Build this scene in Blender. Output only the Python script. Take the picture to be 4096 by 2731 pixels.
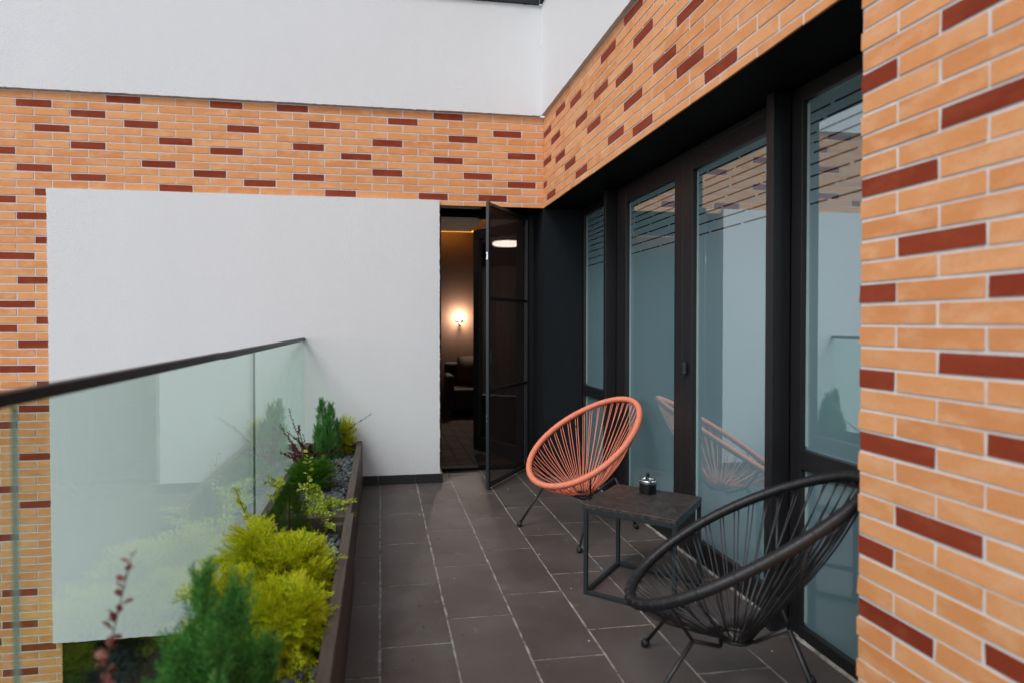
import bpy, math, random
import numpy as np
from mathutils import Vector
random.seed(7); rng = np.random.default_rng(7)
R = math.radians
for o in list(bpy.data.objects): bpy.data.objects.remove(o)
sc = bpy.context.scene

# ------------------------------------------------------------------ camera
cam = bpy.data.cameras.new("camera"); co = bpy.data.objects.new("camera", cam)
sc.collection.objects.link(co); sc.camera = co
co.location = (-1.3736, -5.0601, 1.31)
co.rotation_euler = (R(90) - 0.0127, 0, -0.1559)
cam.sensor_width = 36; cam.lens = 21.468
cam.shift_x = 142.46/4096; cam.shift_y = -39.7/4096
cam.clip_start = .02; cam.clip_end = 500
cam.dof.use_dof = True; cam.dof.focus_distance = 3.9; cam.dof.aperture_fstop = 1.6

# ------------------------------------------------------------------ sky, sun, exposure
SUN_EL, SUN_AZ = 50, 227          # degrees; azimuth the light comes from, clockwise from +Y
w = bpy.data.worlds.new("World"); sc.world = w; w.use_nodes = True
nt = w.node_tree; nt.nodes.clear()
sky = nt.nodes.new('ShaderNodeTexSky'); sky.sky_type = 'NISHITA'; sky.sun_disc = False
sky.sun_elevation = R(SUN_EL); sky.sun_rotation = R(SUN_AZ)
sky.air_density = 1.0; sky.dust_density = 1.0; sky.ozone_density = 1.0
hs = nt.nodes.new('ShaderNodeHueSaturation'); hs.inputs['Saturation'].default_value = .43
bg = nt.nodes.new('ShaderNodeBackground'); bg.inputs['Strength'].default_value = .15
wo = nt.nodes.new('ShaderNodeOutputWorld')
nt.links.new(sky.outputs[0], hs.inputs['Color']); nt.links.new(hs.outputs[0], bg.inputs[0]); nt.links.new(bg.outputs[0], wo.inputs[0])
sl = bpy.data.lights.new("sun", 'SUN'); sl.energy = .95; sl.angle = R(22); sl.color = (1, .985, .97)
so = bpy.data.objects.new("sun", sl); sc.collection.objects.link(so)
az, el = R(SUN_AZ), R(SUN_EL)
so.rotation_euler = Vector((math.sin(az)*math.cos(el), math.cos(az)*math.cos(el), math.sin(el))).to_track_quat('Z', 'Y').to_euler()
vs = sc.view_settings; vs.view_transform = 'Standard'; vs.look = 'None'; vs.exposure = .64; vs.gamma = 1
sc.cycles.max_bounces = 8; sc.cycles.transparent_max_bounces = 24
sc.cycles.caustics_reflective = False; sc.cycles.caustics_refractive = False

# ------------------------------------------------------------------ material helpers
class G:
    def __init__(s, name):
        s.m = bpy.data.materials.new(name); s.m.use_nodes = True; s.t = s.m.node_tree; s.t.nodes.clear()
        s.out = s.t.nodes.new('ShaderNodeOutputMaterial')
    def n(s, typ, props={}, **ins):
        nd = s.t.nodes.new('ShaderNode' + typ)
        for k, v in props.items(): setattr(nd, k, v)
        for k, v in ins.items():
            k = k.replace('_', ' ')
            key = int(k[1:]) if k[0] == 'i' and k[1:].isdigit() else k
            if hasattr(v, 'is_linked') or hasattr(v, 'links'): s.t.links.new(v, nd.inputs[key])
            else: nd.inputs[key].default_value = v
        return nd
    def math(s, op, a, b=0.0, c=0.0, clamp=False):
        nd = s.t.nodes.new('ShaderNodeMath'); nd.operation = op; nd.use_clamp = clamp
        for i, v in enumerate((a, b, c)):
            if hasattr(v, 'links'): s.t.links.new(v, nd.inputs[i])
            else: nd.inputs[i].default_value = v
        return nd.outputs[0]
    def mix(s, f, a, b, blend='MIX'):
        nd = s.t.nodes.new('ShaderNodeMix'); nd.data_type = 'RGBA'; nd.blend_type = blend
        for i, v in ((0, f), (6, a), (7, b)):
            if hasattr(v, 'links'): s.t.links.new(v, nd.inputs[i])
            else: nd.inputs[i].default_value = v if i == 0 else (*v, 1) if len(v) == 3 else v
        return nd.outputs[2]
    def ramp(s, f, stops):
        nd = s.t.nodes.new('ShaderNodeValToRGB'); s.t.links.new(f, nd.inputs[0])
        e = nd.color_ramp.elements
        while len(e) < len(stops): e.new(.5)
        for i, (p, c) in enumerate(stops): e[i].position = p; e[i].color = (*c, 1) if len(c) == 3 else c
        return nd.outputs[0]
    def pos(s): return s.n('NewGeometry').outputs['Position']
    def island(s): return s.n('NewGeometry').outputs['Random Per Island']
    def noise(s, scale, detail=3, vec=None, rough=.55):
        nd = s.n('TexNoise', {}, Scale=scale, Detail=detail, Roughness=rough)
        s.t.links.new(vec if vec is not None else s.pos(), nd.inputs['Vector'])
        return nd.outputs['Fac']
    def bump(s, h, strength=.3, dist=.002):
        return s.n('Bump', {}, Strength=strength, Distance=dist, Height=h).outputs[0]
    def stretch(s, v):
        return s.n('Mapping', {}, Vector=s.pos(), Scale=v).outputs[0]
    def done(s, shader):
        s.t.links.new(shader, s.out.inputs['Surface']); return s.m
    def pbr(s, col, rough=.6, normal=None, metal=0, spec=.5, **k):
        p = s.n('BsdfPrincipled')
        for key, v in (('Base Color', col), ('Roughness', rough), ('Metallic', metal), ('Specular IOR Level', spec)):
            if hasattr(v, 'links'): s.t.links.new(v, p.inputs[key])
            else: p.inputs[key].default_value = (*v, 1) if key == 'Base Color' else v
        if normal is not None: s.t.links.new(normal, p.inputs['Normal'])
        for key, v in k.items(): p.inputs[key.replace('_', ' ')].default_value = v
        return p.outputs[0]

def simple(name, col, rough=.5, metal=0, spec=.5, var=.12, scale=14, bump=.06, bscale=300):
    g = G(name); f = g.noise(scale, 4)
    c = g.mix(f, tuple(x*(1-var) for x in col), tuple(min(1, x*(1+var)) for x in col))
    r = g.math('ADD', g.math('MULTIPLY', g.noise(scale*2.3, 3), .2), rough-.1)
    return g.done(g.pbr(c, r, g.bump(g.noise(bscale, 2), bump, .001), metal, spec))

def brick_mat(name, a, b, c):
    g = G(name); isl = g.island()
    off = g.n('CombineXYZ', {}, X=g.math('MULTIPLY', isl, 41.0), Y=g.math('MULTIPLY', isl, 17.0), Z=g.math('MULTIPLY', isl, 73.0)).outputs[0]
    vec = g.n('VectorMath', {'operation': 'ADD'}, i0=g.stretch((9, 9, 16)), i1=off).outputs[0]
    blot = g.ramp(g.noise(1.0, 4, vec), [(.46, (0, 0, 0)), (.70, (1, 1, 1))])
    tone = g.math('FRACT', g.math('MULTIPLY', isl, 7.31))
    col = g.mix(tone, a, b)
    col = g.mix(g.math('MULTIPLY', blot, .75), col, c)
    fine = g.noise(300, 4); pit = g.ramp(g.noise(170, 3), [(.30, (1, 1, 1)), (.38, (0, 0, 0))])
    col = g.mix(g.math('MULTIPLY', fine, .45), col, tuple(x*.68 for x in a))
    col = g.mix(g.math('MULTIPLY', pit, .45), col, tuple(x*.45 for x in a))
    h = g.math('SUBTRACT', fine, g.math('MULTIPLY', pit, .6))
    return g.done(g.pbr(col, .85, g.bump(h, .7, .0016), 0, .22))
M = {}
M['brick'] = brick_mat('orange_brick', (.70, .280, .100), (.84, .395, .165), (.86, .49, .27))
M['brick_red'] = brick_mat('dark_red_brick', (.235, .034, .012), (.31, .050, .018), (.36, .075, .030))
M['mortar'] = simple('grey_mortar', (.65, .635, .615), .9, var=.2, scale=30, bump=.5, bscale=250)
def stucco(name, col, k=.5):
    g = G(name); n1 = g.noise(105, 5, None, .62); n2 = g.noise(1.0, 5, g.stretch((2.2, 2.2, .55)), .6); n3 = g.noise(210, 2)
    h = g.math('ADD', n1, g.math('MULTIPLY', n3, .35))
    c = g.mix(g.math('MULTIPLY', n2, .6), tuple(x*.90 for x in col), col)
    c = g.mix(g.math('MULTIPLY', n1, .16), c, tuple(x*.7 for x in col))
    return g.done(g.pbr(c, .88, g.bump(h, k*1.35, .006), 0, .25))
M['plaster'] = stucco('white_plaster', (.80, .80, .80))
M['black_stucco'] = stucco('black_plaster', (.010, .0135, .017), .9)
M['grey_stucco'] = stucco('charcoal_plaster', (.035, .042, .050), .7)
M['black'] = simple('black_paint', (.0035, .0036, .0036), .7, spec=.12)
M['frame'] = simple('anthracite_metal', (.0125, .0120, .0135), .42, 0, .4, bump=.1, bscale=700)
M['frame_bluegrey'] = simple('screen_frame_paint', (.020, .027, .030), .34)
M['rail'] = simple('bronze_handrail', (.0085, .006, .0055), .45, spec=.3)
M['pale_strip'] = simple('pale_jamb_strip', (.22, .21, .20), .5)
M['chrome'] = simple('chrome', (.62, .63, .64), .12, 1, var=.02, bump=0)
M['gloss_black'] = simple('gloss_black', (.006, .006, .007), .16, bump=.02)
M['skirt'] = simple('dark_skirting_tile', (.016, .0145, .0145), .45, var=.25, scale=9)
M['sofa'] = simple('sofa_fabric', (.014, .008, .006), .9, bump=.4)
M['cushion'] = simple('cushion_fabric', (.045, .020, .010), .9, bump=.4)
M['room_wall'] = simple('room_wall_paint', (.070, .032, .016), .85)
M['room_ceiling'] = simple('room_ceiling_paint', (.09, .05, .035), .85)
M['curtain'] = simple('sheer_curtain', (.5, .45, .42), .9)

def wood():
    g = G('stained_wood'); v = g.stretch((60, 3.0, 60)); n = g.noise(1.6, 6, v, .6); big = g.noise(5, 3)
    c = g.ramp(n, [(.3, (.045, .031, .022)), (.55, (.092, .066, .049)), (.8, (.150, .112, .085))])
    c = g.mix(g.math('MULTIPLY', big, .5), c, (.065, .047, .037))
    return g.done(g.pbr(c, .55, g.bump(n, .4, .002), 0, .4))
M['wood'] = wood()
def tile():
    g = G('floor_tile'); n = g.noise(3.0, 5, None, .6); f = g.noise(160, 4); s = g.noise(1.1, 3)
    c = g.mix(g.island(), (.058, .044, .037), (.094, .073, .063))
    c = g.mix(g.ramp(n, [(.40, (0, 0, 0)), (.70, (.85, .85, .85))]), c, (.125, .108, .100))
    c = g.mix(g.math('MULTIPLY', f, .5), c, (.058, .049, .045))
    st = g.ramp(g.noise(7, 5, None, .7), [(.62, (0, 0, 0)), (.72, (.45, .45, .45))])
    c = g.mix(st, c, (.18, .172, .162))
    r = g.math('ADD', g.math('MULTIPLY', s, .25), .46)
    return g.done(g.pbr(c, r, g.bump(f, .25, .0012), 0, .45))
M['tile'] = tile()
def grout():
    g = G('floor_grout'); n = g.noise(14, 5, None, .7)
    c = g.ramp(n, [(.30, (.05, .043, .036)), (.46, (.22, .20, .175)), (.7, (.42, .40, .37))])
    return g.done(g.pbr(c, .92, g.bump(g.noise(220, 3), .6, .002), 0, .2))
M['grout'] = grout()
def cobble():
    g = G('room_floor_cobble'); c = g.mix(g.island(), (.036, .025, .020), (.070, .050, .040))
    n = g.noise(60, 4); c = g.mix(g.math('MULTIPLY', n, .6), c, (.06, .04, .03))
    return g.done(g.pbr(c, .85, g.bump(n, .4, .002), 0, .15))
M['cobble'] = cobble()
M['dark_joint'] = simple('dark_joint', (.02, .014, .011), .9)
def stone():
    g = G('gravel_stone'); i = g.island()
    c = g.ramp(i, [(0, (.055, .058, .064)), (.45, (.13, .14, .15)), (.75, (.19, .20, .215)), (.9, (.10, .075, .06)), (1, (.34, .34, .34))])
    n = g.noise(110, 4); c = g.mix(g.math('MULTIPLY', n, .5), c, (.05, .05, .055))
    return g.done(g.pbr(c, .75, g.bump(n, .5, .003), 0, .35))
M['stone'] = stone()
M['speck'] = simple('pale_speck', (.5, .49, .46), .9)
M['soil'] = simple('dark_soil', (.018, .014, .011), .95, bump=.8, bscale=90)
M['lower'] = simple('void_shade_dark', (.020, .022, .020), .9)  # near-black colour carries the shade of the void below the panel
M['ground'] = simple('grey_paving', (.16, .155, .15), .9, var=.3, scale=3)

def schlick(g, f0):
    geo = g.n('NewGeometry')
    d = g.n('VectorMath', {'operation': 'DOT_PRODUCT'}, i0=geo.outputs['Incoming'], i1=geo.outputs['Normal']).outputs['Value']
    c = g.math('SUBTRACT', 1.0, g.math('ABSOLUTE', d), clamp=True)
    return g.math('ADD', g.math('MULTIPLY', g.math('POWER', c, 5.0), 1-f0), f0)
def thin_glass(name, tint, f0, tip=(1, 1, 1)):
    g = G(name); f = schlick(g, f0)
    tr = g.n('BsdfTransparent', {}, Color=(*tint, 1)); gl = g.n('BsdfGlossy', {}, Color=(*tip, 1), Roughness=.0)
    mx = g.n('MixShader', {}, i0=f, i1=tr.outputs[0], i2=gl.outputs[0]); return g.done(mx.outputs[0])
M['bal_glass'] = thin_glass('green_tinted_glass', (.86, .94, .90), .045, (.92, 1, .97))
def edge_glass():
    g = G('glass_edge'); t = g.n('BsdfTransparent', {}, Color=(.75, .9, .85, 1)); d = g.n('BsdfDiffuse', {}, Color=(.30, .36, .35, 1))
    return g.done(g.n('MixShader', {}, i0=.45, i1=t.outputs[0], i2=d.outputs[0]).outputs[0])
M['glass_edge'] = edge_glass()
M['door_glass'] = thin_glass('dark_door_glass', (.35, .30, .27), .24)
def mesh_screen():
    g = G('insect_mesh')
    tr = g.n('BsdfTransparent', {}, Color=(1, 1, 1, 1)); d = g.n('BsdfDiffuse', {}, Color=(.075, .056, .048, 1))
    mx = g.n('MixShader', {}, i0=.42, i1=tr.outputs[0], i2=d.outputs[0]); return g.done(mx.outputs[0])
M['insect_mesh'] = mesh_screen()
STRIPES = [1.800, 1.857, 1.912, 1.961, 2.006, 2.046, 2.086, 2.128, 2.172]
def film_glass():
    g = G('frosted_film_glass'); p = g.n('SeparateXYZ', {}, Vector=g.pos())
    z, y = p.outputs['Z'], p.outputs['Y']; tot = None
    for i, s in enumerate(STRIPES):
        c = g.math('COMPARE', z, s, .0040); tot = c if tot is None else g.math('ADD', tot, c)
    fr = g.math('FRACT', g.math('ADD', g.math('MULTIPLY', y, 3.4), g.math('MULTIPLY', g.math('FLOOR', g.math('MULTIPLY', z, 21.)), .13)))
    dash = g.math('LESS_THAN', fr, .93)
    st = g.math('MULTIPLY', tot, dash, clamp=True)
    n = g.noise(.9, 2); col = g.mix(n, (.150, .262, .295), (.200, .320, .350))
    col = g.mix(st, col, (.012, .008, .008))
    f = g.math('MULTIPLY', schlick(g, .40), g.math('SUBTRACT', 1.0, g.math('MULTIPLY', st, .5)))
    d = g.n('BsdfDiffuse'); g.t.links.new(col, d.inputs[0]); gl = g.n('BsdfGlossy', {}, Color=(.86, .97, 1, 1), Roughness=.0)
    mx = g.n('MixShader', {}, i0=f, i1=d.outputs[0], i2=gl.outputs[0]); return g.done(mx.outputs[0])
M['film_glass'] = film_glass()
M['spacer_reflection'] = simple('window_spacer_reflection', (.30, .38, .37), .4)  # spacer bar with the pale green reflection at the pane edge as its colour
def emit(name, col, s):
    g = G(name); return g.done(g.n('Emission', {}, Color=(*col, 1), Strength=s).outputs[0])
M['lamp_glow'] = emit('lamp_glow', (1, .86, .70), 14)
M['ring_glow'] = emit('ring_glow', (1, .90, .78), 7)
M['led'] = emit('cove_glow_strip', (1, .46, .05), 1.4)

def leafmat(name, stops, rough=.5, trans=.38):
    g = G(name); i = g.island()
    c = g.ramp(i, stops)
    n = g.noise(24, 2); c = g.mix(g.math('MULTIPLY', n, .35), c, stops[0][1])
    p = g.pbr(c, rough, None, 0, .14); t = g.n('BsdfTranslucent'); g.t.links.new(c, t.inputs[0])
    mx = g.n('MixShader', {}, i0=trans, i1=p, i2=t.outputs[0]); return g.done(mx.outputs[0])
M['yellow_fol'] = leafmat('golden_foliage', [(0, (.22, .29, .008)), (.3, (.52, .58, .012)), (.8, (.80, .80, .022)), (1, (.86, .66, .07))])
M['blue_fol'] = leafmat('bluegreen_foliage', [(0, (.040, .17, .030)), (.5, (.105, .32, .062)), (1, (.25, .50, .15))])
M['green_fol'] = leafmat('green_foliage', [(0, (.035, .12, .010)), (.5, (.085, .235, .016)), (1, (.18, .36, .03))])
M['spruce_fol'] = leafmat('spruce_foliage', [(0, (.028, .066, .012)), (.55, (.062, .130, .020)), (.93, (.115, .19, .03)), (1, (.26, .34, .08))])
M['gold_leaf'] = leafmat('gold_barberry_leaf', [(0, (.30, .42, .04)), (.5, (.56, .62, .09)), (1, (.76, .76, .20))], .45)
M['red_leaf'] = leafmat('red_barberry_leaf', [(0, (.055, .014, .014)), (.6, (.11, .030, .028)), (1, (.22, .055, .050))], .45)
M['pink_leaf'] = leafmat('pink_barberry_leaf', [(0, (.17, .03, .032)), (.5, (.34, .09, .09)), (1, (.52, .24, .23))], .45)
M['twig'] = simple('brown_twig', (.055, .026, .014), .8)
M['cord_orange'] = simple('coral_cord', (.76, .225, .130), .5, var=.08, bump=0)
M['cord_black'] = simple('black_cord', (.010, .009, .010), .38, var=.1, bump=0)
M['rod'] = simple('black_rod', (.010, .010, .010), .45)
M['rubber'] = simple('black_rubber', (.010, .010, .010), .6)
def tabletop():
    g = G('worn_tabletop'); n = g.noise(26, 4, g.stretch((1, 1, 1)), .6); m = g.noise(9, 3)
    ring = g.ramp(n, [(.44, (0, 0, 0)), (.5, (1, 1, 1)), (.56, (0, 0, 0))])
    c = g.mix(m, (.022, .016, .0135), (.040, .030, .026)); c = g.mix(g.math('MULTIPLY', ring, .55), c, (.10, .085, .075))
    return g.done(g.pbr(c, g.math('ADD', g.math('MULTIPLY', n, .3), .25), g.bump(g.noise(300, 2), .15, .001)))
M['tabletop'] = tabletop()

# ------------------------------------------------------------------ object helpers
def tag(o, label=None, cat=None, group=None, kind=None):
    for k, v in (('label', label), ('category', cat), ('group', group), ('kind', kind)):
        if v: o[k] = v
    return o
def thing(name, label, cat, loc=(0, 0, 0), rz=0, group=None):
    o = bpy.data.objects.new(name, None); sc.collection.objects.link(o)
    o.location = loc; o.rotation_euler = (0, 0, rz); o.empty_display_size = .1
    return tag(o, label, cat, group)
def root_loc(p):
    while p.parent: p = p.parent
    return np.array(p.location)
class MB:
    """collects geometry; build() makes ONE mesh object"""
    def __init__(s): s.v = []; s.f = []; s.mi = []; s.n = 0
    def add(s, v, f, mi=0):
        s.v.append(np.asarray(v, float).reshape(-1, 3)); k = s.n; s.n += len(s.v[-1])
        for a in f: s.f.append(tuple(i+k for i in a)); s.mi.append(mi)
        return s
    def quads(s, q, mi=0):           # q: (N,4,3)
        q = np.asarray(q, float); N = len(q); k = s.n
        s.v.append(q.reshape(-1, 3)); s.n += N*4
        s.f += [(k+4*i, k+4*i+1, k+4*i+2, k+4*i+3) for i in range(N)]; s.mi += [mi]*N
        return s
    def box(s, x0, x1, y0, y1, z0, z1, mi=0):
        x0, x1 = sorted((x0, x1)); y0, y1 = sorted((y0, y1)); z0, z1 = sorted((z0, z1))
        v = [(x, y, z) for z in (z0, z1) for y in (y0, y1) for x in (x0, x1)]
        return s.add(v, [(0, 2, 3, 1), (4, 5, 7, 6), (0, 1, 5, 4), (2, 6, 7, 3), (0, 4, 6, 2), (1, 3, 7, 5)], mi)
    def obox(s, p, q, width, z0, z1, mi=0):   # box along p->q in plan
        p = np.array(p[:2]); q = np.array(q[:2]); t = (q-p)/np.linalg.norm(q-p); n = np.array((-t[1], t[0]))*width/2
        c = [p-n, q-n, q+n, p+n]
        v = [(*a, z0) for a in c]+[(*a, z1) for a in c]
        return s.add(v, [(0, 3, 2, 1), (4, 5, 6, 7), (0, 1, 5, 4), (1, 2, 6, 5), (2, 3, 7, 6), (3, 0, 4, 7)], mi)
    def tube(s, pts, r, seg=8, mi=0, closed=False, cap=True):
        P = np.asarray(pts, float); n = len(P); r = np.broadcast_to(np.asarray(r, float), (n,))
        if closed: T = np.roll(P, -1, 0)-np.roll(P, 1, 0)
        else: T = np.gradient(P, axis=0)
        T /= np.linalg.norm(T, axis=1)[:, None]+1e-12
        u = np.cross(T[0], (0, 0, 1)); u = u if np.linalg.norm(u) > .1 else np.cross(T[0], (1, 0, 0)); u /= np.linalg.norm(u)
        a = np.linspace(0, 2*np.pi, seg, endpoint=False); V = []
        for i in range(n):
            u = u-T[i]*(u@T[i]); u /= np.linalg.norm(u); b = np.cross(T[i], u)
            V.append(P[i]+r[i]*(np.cos(a)[:, None]*u+np.sin(a)[:, None]*b))
        F = []
        for i in range(n if closed else n-1):
            j = (i+1) % n
            F += [(i*seg+k, i*seg+(k+1) % seg, j*seg+(k+1) % seg, j*seg+k) for k in range(seg)]
        if cap and not closed: F += [tuple(range(seg))[::-1], tuple((n-1)*seg+k for k in range(seg))]
        return s.add(np.concatenate(V), F, mi)
    def lathe(s, prof, c=(0, 0, 0), seg=40, mi=0):
        pr_ = np.asarray(prof, float); a = np.linspace(0, 2*np.pi, seg, endpoint=False)
        V = np.concatenate([np.stack([c[0]+r*np.cos(a), c[1]+r*np.sin(a), np.full(seg, c[2]+z)], 1) for r, z in pr_])
        F = [(i*seg+k, i*seg+(k+1) % seg, (i+1)*seg+(k+1) % seg, (i+1)*seg+k) for i in range(len(pr_)-1) for k in range(seg)]
        return s.add(V, F, mi)
    def build(s, name, mats, parent=None, smooth=False, bevel=0, local=False):
        V = np.concatenate(s.v) if s.v else np.zeros((0, 3))
        if parent is not None and not local: V = V-root_loc(parent)
        me = bpy.data.meshes.new(name); me.from_pydata(V.tolist(), [], s.f); 
        for m in (mats if isinstance(mats, (list, tuple)) else [mats]): me.materials.append(m)
        if any(s.mi): me.polygons.foreach_set('material_index', s.mi)
        if smooth: me.polygons.foreach_set('use_smooth', [True]*len(s.f))
        me.update(); o = bpy.data.objects.new(name, me); sc.collection.objects.link(o)
        if parent is not None: o.parent = parent
        if bevel:
            b = o.modifiers.new('bevel', 'BEVEL'); b.width = bevel; b.segments = 2; b.limit_method = 'ANGLE'
        return o
def box(name, mat, parent, *b, bevel=0): return MB().box(*b).build(name, mat, parent, bevel=bevel)

# ------------------------------------------------------------------ brick cladding
C = .0603; Z0 = 2.33                     # course height, level of the joint the white panel hangs from
def cladding(axis, lo, hi, zlo, zhi, phase, dark, holes=(), extra=()):
    """bricks on plane Y=0 (axis x, facing -Y) or plane X=0 (axis y, facing -X); holes: (lo,hi,zlo,zhi)"""
    mb = MB()
    k0 = int(math.floor((Z0-zhi)/C))+12; k1 = int(math.ceil((Z0-zlo)/C))+13
    for k in range(k0, k1+1):
        zt = Z0-(k-1-12)*C-.005; zb = Z0-(k-12)*C+.005
        ph = phase if k % 2 else phase+.125
        i0 = math.floor((lo-ph)/.25)-1; i1 = math.ceil((hi-ph)/.25)+1
        for i in range(i0, i1):
            spans = [(ph+i*.25+.005, ph+(i+1)*.25-.005, zb, zt)]
            for h in ((-99, lo, -99, 99), (hi, 99, -99, 99), (-99, 99, -99, zlo), (-99, 99, zhi, 99))+tuple(holes):
                ns = []
                for a, b, c, d in spans:
                    if b <= h[0] or a >= h[1] or d <= h[2] or c >= h[3]: ns.append((a, b, c, d)); continue
                    if a < h[0]: ns.append((a, h[0], c, d))
                    if b > h[1]: ns.append((h[1], b, c, d))
                    a2, b2 = max(a, h[0]), min(b, h[1])
                    if c < h[2]: ns.append((a2, b2, c, h[2]))
                    if d > h[3]: ns.append((a2, b2, h[3], d))
                spans = ns
            mi = 1 if (k, i) in dark or (ph+i*.25 < (-4.45 if axis == 'x' else -4.15) and (k*7+i*5+(k*i) % 3) % 8 == 0) else 0
            for a, b, c, d in spans:
                if b-a < .004 or d-c < .003: continue
                j = rng.uniform(-.0014, .0014, 8); p = rng.uniform(-.0012, .0012, 4)
                fr = [(a+j[0], c+j[1]), (b+j[2], c+j[3]), (b+j[4], d+j[5]), (a+j[6], d+j[7])]
                if axis == 'x':
                    v = [(x, p[q], z) for q, (x, z) in enumerate(fr)]+[(x, .010, z) for x, z in fr]
                    F = [(0, 1, 2, 3), (0, 4, 5, 1), (1, 5, 6, 2), (2, 6, 7, 3), (3, 7, 4, 0)]
                else:
                    v = [(p[q], y, z) for q, (y, z) in enumerate(fr)]+[(.010, y, z) for y, z in fr]
                    F = [(3, 2, 1, 0), (1, 5, 4, 0), (2, 6, 5, 1), (3, 7, 6, 2), (0, 4, 7, 3)]
                mb.add(v, F, mi)
    return mb
def bricks_from(pts, phase):
    s = set()
    for u, z in pts:
        k = math.floor((Z0-z)/C)+13; ph = phase if k % 2 else phase+.125
        s.add((k, math.floor((u-ph)/.25)))
    return s
DARK_B = {(19, -15), (37, -15), (3, -1), (5, -5), (4, -3), (2, -16), (24, -16), (35, -16), (46, -16), (1, -3), (7, -14), (12, -12), (4, -10), (70, -16), (5, -15), (4, -13), (42, -17), (52, -16), (9, -5), (10, -16), (11, -14), (1, -13), (9, -2), (32, -16), (1, -10), (2, -5), (29, -15), (63, -16), (6, -8), (21, -16), (7, -3), (7, -6), (6, -1), (67, -16), (12, -7), (50, -17), (12, -4), (3, -7), (8, -17), (27, -16), (30, -17), (9, -12), (65, -17), (10, -8), (13, -15), (11, -9), (10, -11), (1, -8), (16, -16), (10, -1), (7, -10), (6, -12), (40, -16), (73, -16), (56, -17), (14, -17), (69, -17), (3, -14), (12, -2)}
DARK_F = {(3, -1), (32, -15), (43, -15), (5, -2), (8, -3), (8, -6), (11, -7), (2, -7), (26, -16), (23, -15), (7, -1), (12, -12), (12, -9), (17, -16), (42, -17), (5, -6), (8, -10), (9, -8), (10, -4), (18, -15), (40, -15), (6, -8), (21, -16), (6, -11), (6, -5), (28, -17), (3, -4), (35, -15), (10, -11), (1, -8), (2, -3), (10, -1), (38, -16), (31, -16), (34, -17), (12, -5), (28, -15), (4, -9), (12, -2)}


def jag_slab(mb, outline, axis, front, back, step=.02, amp=.0014, mi=0):
    """slab with slightly ragged trowelled edges; outline in (u,z), plane at axis=front"""
    P = []
    for a, b in zip(outline, outline[1:]+outline[:1]):
        n = max(2, int(math.hypot(b[0]-a[0], b[1]-a[1])/step))
        for i in range(n):
            t = i/n; j = rng.normal(0, amp, 2) if i else (0, 0)
            P.append((a[0]+(b[0]-a[0])*t+j[0], a[1]+(b[1]-a[1])*t+j[1]))
    n = len(P)
    mk = (lambda u, z, d: (u, d, z)) if axis == 'x' else (lambda u, z, d: (d, u, z))
    v = [mk(u, z, front) for u, z in P]+[mk(u, z, back) for u, z in P]
    f = [tuple(range(n)) if axis == 'x' else tuple(range(n))[::-1]]
    f += [(i, i+n, (i+1) % n+n, (i+1) % n) if axis == 'x' else ((i+1) % n, (i+1) % n+n, i+n, i) for i in range(n)]
    return mb.add(v, f, mi)

TOP = 3.06; BAND = 3.985; HB = 2.292
BR = [M['brick'], M['brick_red'], M['mortar']]
# ------------------------------------------------------------------ setting: ground, terrace floor, room behind the door
def struct(o): o['kind'] = 'structure'; return o
g_ = MB().add([(-60, -60, -3.3), (60, -60, -3.3), (60, 60, -3.3), (-60, 60, -3.3)], [(0, 1, 2, 3)]).build('ground', M['ground']); struct(g_)
sl_ = MB().box(-2.03, 4, -9, 0, -.32, -.006).build('terrace_slab', M['lower']); struct(sl_)
def terrace():
    mb = MB(); W, L = .2935, .585
    xs = [-1.3775+W*k for k in range(-2, 7)]
    for k in range(len(xs)-1):
        x0, x1 = xs[k], xs[k+1]; xr = min(x1, .338); off = -.235+.2*(k-2)
        for j in range(-4, 16):
            y1, y0 = off-L*j, off-L*(j+1)
            y1 = min(y1, .33); 
            if y1 < -8 or y1-y0 < .02 or y0 > .3: continue
            pts = []
            cs = [(x0, y0), (xr, y0), (xr, y1), (x0, y1)]; ins = .0027
            nb = 14
            for q in range(4):
                a, b = cs[q], cs[(q+1) % 4]; wv = rng.uniform(0, 6.28); am = rng.uniform(.0003, .0022)
                for s in range(nb):
                    t = s/nb; d = ins+am*(1+math.sin(wv+t*rng.uniform(3, 9)))+abs(rng.normal(0, .0008))
                    ex, ey = b[0]-a[0], b[1]-a[1]; l = math.hypot(ex, ey)
                    px, py = a[0]+ex*t-ey/l*d, a[1]+ey*t*1+ex/l*d
                    if s == 0: px += ex/l*ins; py += ey/l*ins
                    pts.append((px, py))
            z = rng.uniform(-.0006, .0006); n = len(pts)
            v = [(x, y, z) for x, y in pts]+[(x, y, -.004) for x, y in pts]
            mb.add(v, [tuple(range(n))]+[((i+1) % n, i, i+n, (i+1) % n+n) for i in range(n)])
    mb.add([(-2.0, -9, -.0016), (.42, -9, -.0016), (.42, .36, -.0016), (-2.0, .36, -.0016)], [(0, 1, 2, 3)], 1)
    return struct(mb.build('terrace_floor', [M['tile'], M['grout']]))
terrace()
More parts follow.
